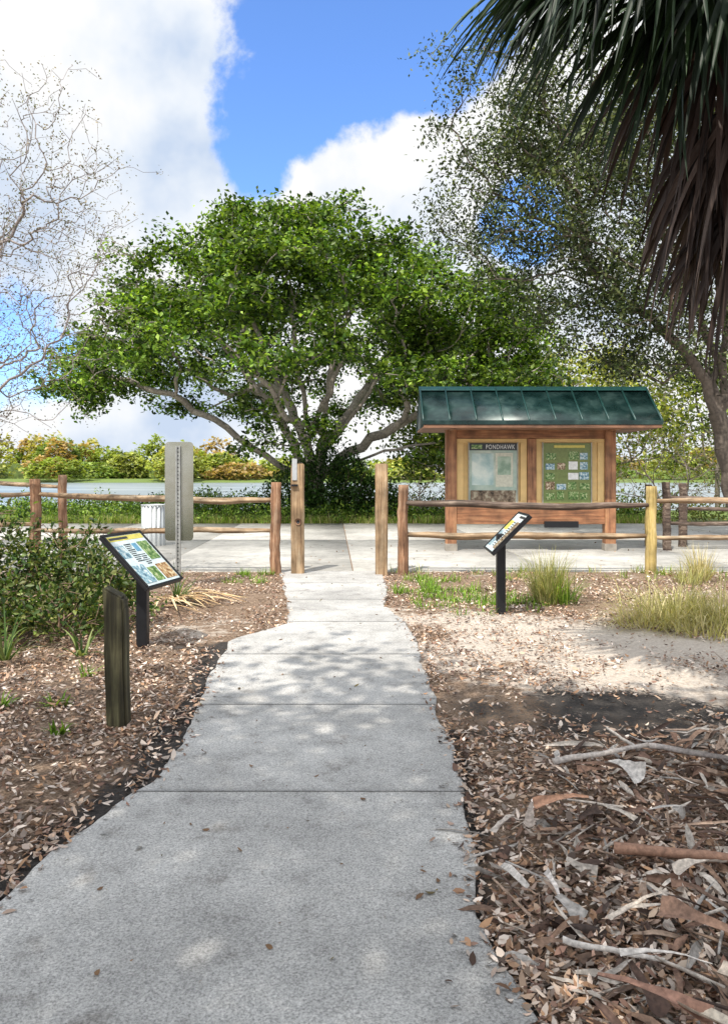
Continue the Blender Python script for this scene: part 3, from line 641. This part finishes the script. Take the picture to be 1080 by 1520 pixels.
# ------------------------------------------------------------------ grasses and small plants
rg=np.random.default_rng(71)
gp=[(.20,.23,.08),(.36,.35,.15),(.48,.43,.22)]; gg=[(.09,.18,.03),(.18,.32,.04),(.28,.40,.07)]; gt=[(.50,.43,.25),(.62,.54,.35),(.38,.37,.16)]
a=Acc(); blades(a,(2.12,8.95,.02),420,.16,.62,.008,rg,gp,.35,.7); blades(a,(2.25,9.0,.02),160,.22,.45,.009,rg,gg,.5,.8); a.obj('grass_clump',GRASS)
a=Acc()
for (x,y,n_,l) in [(3.05,7.75,420,.6),(3.55,7.6,380,.6),(2.75,7.6,200,.5),(3.9,7.1,260,.5),(3.4,8.1,260,.5),(3.2,7.2,160,.4)]: blades(a,(x,y,.02),n_,.30,l,.008,rg,gt+gp[1:],1.0,1.4)
a.obj('dry_grass_clump',GRASS)
a=Acc(); blades(a,(4.72,10.9,.02),220,.14,.5,.009,rg,gt,.4,.6); blades(a,(4.45,10.6,.02),120,.2,.3,.009,rg,gp,.5,.6); a.obj('grass_clump',GRASS)
a=Acc()
for i in range(60):
    x=rg.normal(1.0,.36); y=rg.normal(9.7,.8)
    if x<pr(y)+.1 or y>11.7: continue
    blades(a,(x,y,.01),22,.09,.14,.010,rg,gg,.8,.9)
for i in range(24): blades(a,(rg.normal(1.7,.25),rg.normal(8.9,.3),.01),20,.09,.12,.010,rg,gg,.8,.9)
for i in range(40):
    x=rg.uniform(.45,8); blades(a,(x,rg.uniform(10.9,11.85),.01),18,.1,.16,.01,rg,gg+gp,.7,.8)
for i in range(16): blades(a,(rg.uniform(-2.1,-1.35),rg.uniform(10.6,11.7),.01),16,.08,.12,.01,rg,gg,.7,.8)
a.obj('weeds',GRASS)
a=Acc()
for (x,y,n_,l) in [(-1.95,4.95,26,.12),(-1.75,4.45,22,.10),(-2.05,5.7,22,.12),(-2.05,3.95,26,.12),(-2.3,4.9,26,.12),(-1.62,5.1,16,.09)]:
    blades(a,(x,y,.02),n_,.05,l,.018,rg,gg,.9,.9)
a.obj('seedlings',GRASS)
a=Acc()
for (x,y,n_,l,wd) in [(-2.85,6.15,30,.5,.020),(-2.3,6.3,18,.3,.026),(-2.2,7.15,14,.35,.018),(-2.15,8.9,26,.5,.02)]:
    blades(a,(x,y,.03),n_,.04,l,wd,rg,[(.04,.08,.02),(.10,.16,.035),(.3,.33,.15)],1.1,.7,6)
a.obj('saw_palmetto',GRASS)
a=Acc()
for i in range(420):
    blades(a,(rg.uniform(-13,9),rg.uniform(23.65,24.3),.0),22,.2,.30,.02,rg,gg+gp,.5,.6,3)
a.obj('bank_grass',GRASS)

# ------------------------------------------------------------------ timber: gate posts, fences, short post
W_RED=wood('wood_post_red',(.09,.045,.025),(.32,.17,.095),(.54,.38,.26)); W_TAN=wood('wood_post_tan',(.11,.065,.035),(.38,.25,.14),(.60,.48,.33))
W_YEL=wood('wood_post_yellow',(.16,.11,.04),(.50,.37,.13),(.62,.50,.27)); W_RAIL=wood('wood_rail',(.09,.055,.03),(.38,.26,.155),(.62,.52,.38),axis='X',bs=.8)
W_RAILD=wood('wood_rail_dark',(.03,.02,.016),(.12,.08,.06),(.34,.27,.21),axis='X',bs=.8); W_MOSS=wood('wood_mossy',(.012,.011,.006),(.05,.043,.02),(.16,.15,.075))
METAL=plain('galvanised_steel',(.55,.57,.58),.45,.5,.12,12); DARKM=plain('black_metal',(.012,.013,.016),.45,.3,.2,20)
def squarepost(name,x,y,w_,h,mat,lean=0.):
    e=empty(name); bm=bmesh.new(); bmesh.ops.create_cube(bm,size=1)
    for v in bm.verts: v.co=Vector((v.co.x*w_,v.co.y*w_,(v.co.z+.5)*h))
    bmesh.ops.subdivide_edges(bm,edges=[e_ for e_ in bm.edges if abs(e_.verts[0].co.z-e_.verts[1].co.z)>.1],cuts=12)
    for v in bm.verts:
        nz=mnoise.noise_vector(v.co*3+Vector((x*5,0,0)))*.008; v.co+=Vector((nz.x,nz.y,nz.z*.5)); v.co.x+=lean*v.co.z
    bmesh.ops.bevel(bm,geom=[e_ for e_ in bm.edges if len(e_.link_faces)==2 and e_.calc_face_angle(0)>.8],offset=.012,segments=2,affect='EDGES')
    bm.transform(Matrix.Translation((x,y,-.03))); me=bpy.data.meshes.new('post'); bm.to_mesh(me); bm.free(); me.materials.append(mat)
    o=bpy.data.objects.new('post',me); COL.objects.link(o); o.parent=e; return e
g1=squarepost('gate_post',-1.0,11.7,.19,1.70,W_TAN)
box('steel_plate',-1.075,-1.0,11.590,11.600,1.42,1.74,METAL,g1,.002); box('steel_bracket',-1.085,-.985,11.56,11.598,1.33,1.36,DARKM,g1,.002)
def disc(name,x,y,z,r,mat,parent,th=.004,axis='Y',n=20):
    V=[(x,y-th,z)]+[(x+r*math.cos(t),y-th,z+r*math.sin(t)) for t in np.arange(n)*2*math.pi/n]+[(x+r*math.cos(t),y,z+r*math.sin(t)) for t in np.arange(n)*2*math.pi/n]
    T=[[0,1+(k+1)%n,1+k][::-1] for k in range(n)]; Q=[[1+k,1+(k+1)%n,1+n+(k+1)%n,1+n+k] for k in range(n)]
    return mesh_obj(name,V,[T,Q],mat,None,False,parent)
disc('bolt_hole',-.985,11.598,.80,.05,W_RED,g1,.008); disc('bolt',-.985,11.589,.80,.025,DARKM,g1,.004)
g2=squarepost('gate_post',.26,11.6,.185,1.70,W_TAN)
sp_=squarepost('wooden_post',-1.45,4.6,.12,.88,W_MOSS,lean=-.03)
for v in sp_.children[0].data.vertices:
    if v.co.z>.75: v.co.z-= (v.co.x+1.55)*.55

def fence(name,posts,rails):
    e=empty(name)
    for k,(x,y,h,r,mt) in enumerate(posts):
        a=Acc(); beam(a,(x,y,-.1),(x+.005,y,h),r,r*.92,n=14,sides=12,jit=.04,seed=int(abs(x)*100)+k); a.obj('post',mt,True,e)
    for k,(p,q,r,mt,sg) in enumerate(rails):
        a=Acc(); beam(a,p,q,r,r*.9,ry=.75,n=22,sides=8,jit=.16,sag=sg,seed=k*7+int(abs(p[0])*10),end_taper=.35); a.obj('rail',mt,False,e)
    return e
fence('split_rail_fence',[(.59,11.7,1.35,.085,W_RED),(4.31,11.7,1.33,.085,W_YEL),(8.1,11.7,1.33,.085,W_YEL)],
 [((.62,11.7,1.08),(4.28,11.7,1.02),.068,W_RAILD,.03),((.62,11.7,.60),(4.28,11.7,.54),.06,W_RAIL,-.0),((4.34,11.7,1.10),(8.1,11.7,1.1),.06,W_RAIL,.0),((4.34,11.7,.56),(8.1,11.7,.58),.06,W_RAIL,0)])
fence('split_rail_fence',[(-1.34,11.7,1.39,.085,W_RED),(-4.98,11.7,1.44,.085,W_RED),(-5.0,12.9,1.5,.08,W_RED),(-8.6,11.9,1.4,.085,W_RED)],
 [((-1.37,11.7,1.12),(-4.95,11.7,1.17),.06,W_RAIL,.02),((-1.37,11.7,.65),(-4.95,11.7,.72),.06,W_RAIL,0),((-5.0,11.75,1.22),(-8.6,11.9,1.20),.06,W_RAIL,.03),((-5.0,11.8,.75),(-8.6,11.9,.75),.06,W_RAIL,0),((-5.0,12.9,1.3),(-8.6,13.6,1.35),.055,W_RAIL,0)])
fence('split_rail_fence',[(6.55,16.0,1.33,.09,W_RAILD),(5.95,15.2,1.36,.085,W_RAILD),(5.95,16.2,1.3,.08,W_RAILD),(9.8,15.6,1.3,.09,W_RAILD)],
 [((5.95,15.25,1.05),(9.8,15.6,1.0),.06,W_RAILD,.05),((5.95,15.25,.55),(9.8,15.6,.5),.06,W_RAILD,.0),((6.5,16.05,.8),(9.8,16.4,.75),.06,W_RAILD,0)])

# ------------------------------------------------------------------ sign seen from behind
e=empty('traffic_sign')
bm=bmesh.new(); wv,hv,rr=.37,1.30,.05; ring=[]
for cx,cz,a0 in ((wv/2-rr,hv/2-rr,0),(-wv/2+rr,hv/2-rr,90),(-wv/2+rr,-hv/2+rr,180),(wv/2-rr,-hv/2+rr,270)):
    for k in range(5): t=math.radians(a0+k*22.5); ring.append((cx+rr*math.cos(t),0,cz+rr*math.sin(t)))
f=bm.faces.new([bm.verts.new(p) for p in ring]); ex=bmesh.ops.extrude_face_region(bm,geom=[f])
for v in ex['geom']:
    if isinstance(v,bmesh.types.BMVert): v.co.y+=.004
bm.transform(Matrix.Translation((-2.43,10.2,1.285))@Matrix.Rotation(math.radians(4),4,'Z')); bmesh.ops.recalc_face_normals(bm,faces=bm.faces)
me=bpy.data.meshes.new('plate'); bm.to_mesh(me); bm.free()
m,nt,b,o=mat_new('aluminium_back'); tc=N(nt,'ShaderNodeTexCoord'); nn=noise_node(nt,tc.outputs['Object'],2,4); r=ramp(nt,nn.outputs[0],[(.35,(.34,.33,.24)),(.65,(.50,.50,.44))])
nt.links.new(r.outputs[0],b.inputs['Base Color']); b.inputs['Metallic'].default_value=.85; b.inputs['Roughness'].default_value=.22
me.materials.append(m); o=bpy.data.objects.new('plate',me); COL.objects.link(o); o.parent=e
px=-2.435; POSTM=plain('channel_steel',(.36,.37,.36),.6,.3,.2,15)
box('channel_web',px-.012,px+.012,10.165,10.17,-.1,1.88,POSTM,e,.001); box('channel_flange',px-.030,px-.0125,10.15,10.19,-.1,1.88,POSTM,e,.001); box('channel_flange',px+.0125,px+.030,10.15,10.19,-.1,1.88,POSTM,e,.001)
for k in range(36):
    disc('hole',px,10.164,.1+k*.05,.0085,DARKM,e,.0015,n=8)

# corrugated bin behind the fence
e=empty('trash_can'); V=[];n=96; cx,cy=-4.42,16.3
for z in (0.,.86):
    for k in range(n):
        t=2*math.pi*k/n; r=.235+.016*math.cos(t*16); V.append((cx+r*math.cos(t),cy+r*math.sin(t),z))
for z in (.86,.1):
    for k in range(n): t=2*math.pi*k/n; V.append((cx+.213*math.cos(t),cy+.213*math.sin(t),z))
Q=[[j*n+k,j*n+(k+1)%n,(j+1)*n+(k+1)%n,(j+1)*n+k] for j in range(3) for k in range(n)]
mesh_obj('ribbed_body',V,[Q],plain('bin_metal',(.5,.52,.52),.4,.6,.1,6),None,True,e)
Vr=[];
for k in range(48):
    for q in range(6):
        t=2*math.pi*k/48; s_=2*math.pi*q/6; r=.247+.012*math.cos(s_); Vr.append((cx+r*math.cos(t),cy+r*math.sin(t),.87+.012*math.sin(s_)))
mesh_obj('rim',Vr,[[[k*6+q,((k+1)%48)*6+q,((k+1)%48)*6+(q+1)%6,k*6+(q+1)%6] for k in range(48) for q in range(6)]],METAL,None,True,e)

# ------------------------------------------------------------------ interpretive panels
def flat(name,c,rough=.35):
    m,nt,b,o=mat_new(name); b.inputs['Base Color'].default_value=(*c,1); b.inputs['Roughness'].default_value=rough
    tc=N(nt,'ShaderNodeTexCoord'); n_=noise_node(nt,tc.outputs['Object'],18,3); r=ramp(nt,n_.outputs[0],[(.3,tuple(x*.82 for x in c)),(.7,tuple(min(1,x*1.12) for x in c))]); nt.links.new(r.outputs[0],b.inputs['Base Color']); return m
def photo_mat(name,a_,b_,c_,s=30):
    m,nt,b,o=mat_new(name); tc=N(nt,'ShaderNodeTexCoord'); n_=noise_node(nt,tc.outputs['Object'],s,4,.6)
    r=ramp(nt,n_.outputs[0],[(.35,a_),(.5,b_),(.66,c_)]); nt.links.new(r.outputs[0],b.inputs['Base Color']); b.inputs['Roughness'].default_value=.25; return m
PAPER=flat('print_paper',(.62,.72,.74)); WHITE=flat('print_white',(.75,.77,.76)); YEL=flat('print_yellow',(.62,.55,.12)); INK=flat('print_ink',(.03,.035,.04)); BLUE=flat('print_blue',(.12,.3,.45))
PH=[photo_mat('print_photo_green',(.03,.08,.02),(.12,.24,.06),(.5,.55,.3)),photo_mat('print_photo_brown',(.06,.03,.02),(.26,.18,.10),(.7,.6,.45)),photo_mat('print_photo_blue',(.07,.14,.2),(.25,.42,.5),(.75,.78,.75)),photo_mat('print_photo_red',(.1,.06,.02),(.38,.2,.08),(.7,.62,.4))]
def panel_sign(name,post,center,wdir,ddir,W_,H_,items,ptop):
    e=empty(name); wdir=Vector(wdir).normalized(); ddir=Vector(ddir).normalized(); nn=wdir.cross(-ddir)
    if nn.z<0: nn=-nn
    M=Matrix((( wdir.x,-ddir.x,nn.x,center[0]),(wdir.y,-ddir.y,nn.y,center[1]),(wdir.z,-ddir.z,nn.z,center[2]),(0,0,0,1)))
    x,y=post
    box('post',x-.045,x+.045,y-.045,y+.045,-.05,ptop,DARKM,e,.006)
    box('tray',-W_/2,W_/2,-H_/2,H_/2,-.035,-.006,DARKM,e,.004,M)
    t=.022
    box('frame_low',-W_/2,W_/2,-H_/2,-H_/2+t,-.0055,.012,DARKM,e,.003,M); box('frame_high',-W_/2,W_/2,H_/2-t,H_/2,-.0055,.012,DARKM,e,.003,M)
    box('frame_side',-W_/2,-W_/2+t-.002,-H_/2+t+.001,H_/2-t-.001,-.0055,.012,DARKM,e,.003,M); box('frame_side',W_/2-t+.002,W_/2,-H_/2+t+.001,H_/2-t-.001,-.0055,.012,DARKM,e,.003,M)
    box('print',-W_/2+t+.001,W_/2-t-.001,-H_/2+t+.001,H_/2-t-.001,-.005,.002,PAPER,e,0,M)
    w2,h2=W_/2-t,H_/2-t
    for k,(u0,u1,v0,v1,mt) in enumerate(items):
        z=.0035+.0012*(k%3); box('print_item',u0*w2,u1*w2,v0*h2,v1*h2,.0021,z,mt,e,0,M)
    box('mount',-.1,.1,-.14,.14,-.06,-.036,DARKM,e,.003,M)
def textlines(u0,u1,v0,v1,n): 
    return [(u0,u1-(.12*(k%3==2))*(u1-u0)*2,v1-(k+.75)*(v1-v0)/n,v1-(k+.4)*(v1-v0)/n,INK) for k in range(n)]
panel_sign('interpretive_sign',(-1.89,6.63),(-1.875,6.60,.79),(.22,.97,0),(.70,-.16,-.71),.62,.60,
  [(-.97,.97,.78,.97,YEL),(-.9,.1,.83,.92,INK),(-.95,-.35,-.9,-.2,PH[2]),(-.28,.2,-.9,-.35,PH[0]),(.28,.95,-.9,-.3,PH[3]),(.35,.92,-.1,.65,PH[0]),(-.95,-.5,.1,.6,PH[2]),(.0,.25,.3,.62,BLUE)]+textlines(-.42,-.05,-.1,.65,10)+textlines(-.02,.28,-.25,.2,6),.74)
panel_sign('interpretive_sign',(1.44,8.17),(1.49,8.14,.90),(.04,1,0),(-.70,.03,-.71),.66,.55,
  [(-.97,.97,.75,.97,WHITE),(-.9,.1,.8,.92,INK),(-.95,-.3,-.85,.6,PH[1]),(.3,.95,-.85,0,PH[2]),(.3,.95,.1,.6,YEL)]+textlines(-.22,.2,-.8,.6,12),.88)

# ------------------------------------------------------------------ kiosk
k=empty('information_kiosk')
KW=wood('kiosk_timber',(.13,.055,.028),(.34,.155,.075),(.44,.24,.12),rough=.6,bs=.2); KWX=wood('kiosk_beam',(.12,.05,.025),(.30,.13,.06),(.42,.22,.11),axis='X',rough=.6,bs=.2)
KT=plain('kiosk_board',(.68,.47,.20),.55,0,.1,5,.05); TRIM=plain('aluminium_trim',(.35,.34,.3),.4,.5)
m,nt,b,o=mat_new('green_metal_roof'); tc=N(nt,'ShaderNodeTexCoord'); nn=noise_node(nt,tc.outputs['Object'],2.5,6,.6); r=ramp(nt,nn.outputs[0],[(.3,(.003,.012,.011)),(.5,(.008,.028,.026)),(.72,(.04,.08,.072))])
nt.links.new(r.outputs[0],b.inputs['Base Color']); b.inputs['Metallic'].default_value=.1
rr_=ramp(nt,nn.outputs[0],[(.3,(.2,)*3),(.7,(.45,)*3)]); nt.links.new(rr_.outputs[0],b.inputs['Roughness']); ROOF=m
WB=plain('weathered_base',(.3,.27,.23),.8,.1)
for x in (1.70,4.80):
    box('post',x-.105,x+.105,15.09,15.30,.06,2.55,KW,k,.008); box('post_base',x-.115,x+.115,15.08,15.31,0,.16,WB,k,.004)
    box('post_brace',x-.04,x+.04,14.6,15.085,2.36,2.46,KW,k,.005)
box('top_beam',1.807,4.693,15.12,15.27,2.21,2.50,KWX,k,.006)
box('lower_beam',1.807,4.693,15.12,15.27,.60,.93,KWX,k,.006); box('lower_trim',1.807,4.693,15.10,15.118,.54,.66,KWX,k,.004)
box('board',1.81,4.69,15.17,15.22,.932,2.208,KT,k,.0)
for x0,x1 in ((1.81,3.18),(3.36,4.69)):
    box('frame_rail',x0,x1,15.135,15.168,2.13,2.206,KT,k,.004); box('frame_rail',x0,x1,15.135,15.168,.934,.985,KT,k,.004)
    box('frame_stile',x0,x0+.13,15.137,15.167,.986,2.129,KT,k,.004); box('frame_stile',x1-.13,x1,15.137,15.167,.986,2.129,KT,k,.004)
box('mullion',3.185,3.355,15.10,15.168,.934,2.206,KW,k,.005)
box('drop_box',3.5,4.15,15.0,15.095,.48,.60,DARKM,k,.005)
MAP=photo_mat('poster_map',(.26,.36,.31),(.40,.49,.42),(.58,.62,.54),2.2); LAND=photo_mat('poster_landscape',(.04,.03,.02),(.18,.13,.09),(.42,.38,.28),9)
POSTG=flat('poster_green',(.17,.22,.07)); 
box('map_poster',2.05,2.98,15.118,15.132,.955,2.12,MAP,k,.0); box('map_header',2.05,2.98,15.108,15.117,1.98,2.12,INK,k,0)
box('map_photo',2.07,2.96,15.110,15.117,.965,1.20,LAND,k,0); box('map_strip',2.56,2.90,15.111,15.117,1.27,1.93,flat('poster_sand',(.55,.55,.45)),k,0); box('map_water',2.10,2.52,15.111,15.117,1.30,1.92,photo_mat('poster_water',(.28,.42,.42),(.42,.54,.52),(.62,.68,.62),3),k,0)
box('map_legend',2.60,2.86,15.108,15.1105,1.5,1.86,photo_mat('poster_map_land',(.2,.3,.22),(.35,.45,.35),(.5,.58,.5),4),k,0)
cu=bpy.data.curves.new('title','FONT'); cu.body='PONDHAWK'; cu.size=.125; cu.extrude=.001; cu.align_x='LEFT'; cu.space_character=1.15
to=bpy.data.objects.new('title',cu); COL.objects.link(to); to.location=(2.37,15.106,2.005); to.rotation_euler=(math.radians(90),0,0); cu.materials.append(WHITE); to.parent=k; to.scale=(.70,1,1)
box('map_logo',2.09,2.3,15.105,15.1075,2.01,2.09,PH[0],k,0)
box('species_poster',3.49,4.42,15.118,15.132,.955,2.12,POSTG,k,0); box('species_title',3.7,4.3,15.112,15.117,2.03,2.08,YEL,k,0)
pr_=np.random.default_rng(5)
for r_ in range(5):
    for c_ in range(4):
        if pr_.random()<.1: continue
        x0=3.53+c_*.22+pr_.uniform(0,.02); z0=1.02+r_*.195; box('species_photo',x0,x0+pr_.uniform(.14,.2),15.110,15.117,z0,z0+pr_.uniform(.11,.16),PH[pr_.choice([0,0,1,2])] if pr_.random()<.85 else WHITE,k,0)
def glass_edge(x0,x1):
    for a_ in ((x0-.02,x0),(x1,x1+.02)): box('case_frame',a_[0],a_[1],15.10,15.134,.94,2.135,TRIM,k,.002)
glass_edge(2.05,2.98); glass_edge(3.49,4.42)
# roof
X0,X1=1.08,5.52; ye,yr,yb=14.32,15.20,16.08; ze,zr=2.50,3.20
def slab(name,pts,th_,mat,parent):
    V=[p for p in pts]+[(p[0],p[1],p[2]-th_) for p in pts]; n=len(pts)
    mesh_obj(name,V,[[list(range(n))],[[n+3,n+2,n+1,n]],[[i,n+i,n+(i+1)%n,(i+1)%n] for i in range(n)]],mat,None,False,parent)
slab('roof_front',[(X0,ye,ze),(X1,ye,ze),(X1,yr,zr),(X0,yr,zr)],.02,ROOF,k); slab('roof_back',[(X0,yr+.001,zr),(X1,yr+.001,zr),(X1,yb,ze),(X0,yb,ze)],.02,ROOF,k)
SEAM=plain('roof_seam_metal',(.012,.05,.045),.35,.1,.2,6)
nsq=9
for i in range(nsq+1):
    x=X0+.015+(X1-X0-.03)*i/nsq
    for s in (1,-1):
        y_,yv=(ye,yr) if s==1 else (yb,yr)
        V=[(x-.012,y_,ze+.002),(x+.012,y_,ze+.002),(x+.012,yv-s*.05,zr-.04+.002),(x-.012,yv-s*.05,zr-.04+.002)]
        V+= [(p[0],p[1],p[2]+.045) for p in V]
        mesh_obj('roof_seam',V,[[[4,5,6,7],[0,1,5,4],[1,2,6,5],[2,3,7,6],[3,0,4,7]]],SEAM,None,False,k)
V=[(X0-.01,yr-.12,zr-.055),(X1+.01,yr-.12,zr-.055),(X1+.01,yr,zr+.035),(X0-.01,yr,zr+.035),(X0-.01,yr+.12,zr-.055),(X1+.01,yr+.12,zr-.055)]
mesh_obj('ridge_cap',V,[[[0,1,2,3],[3,2,5,4]]],SEAM,None,False,k)
SOF=wood('soffit_timber',(.12,.06,.035),(.24,.12,.07),axis='X',rough=.7)
box('eave_fascia',X0,X1,ye-.025,ye-.002,ze-.07,ze+.01,ROOF,k,.003); box('eave_board',X0+.02,X1-.02,ye-.012,ye-.0,ze-.13,ze-.072,SOF,k,.003); box('rear_fascia',X0,X1,yb+.002,yb+.025,ze-.13,ze+.01,ROOF,k,.003)
box('soffit',X0+.02,X1-.02,ye+.001,yb,ze-.125,ze-.10,SOF,k,.0)
for x in (X0+.02,X1-.05):
    V=[(x,ye+.02,ze-.09),(x,yb-.02,ze-.09),(x,yr,zr-.03)]; V+=[(p[0]+.03,p[1],p[2]) for p in V]
    mesh_obj('gable',V,[[[0,1,2],[5,4,3]],[[0,3,4,1],[1,4,5,2],[2,5,3,0]]],ROOF,None,False,k)
    
print('faces', sum(len(o.data.polygons) for o in bpy.data.objects if o.type=='MESH'))
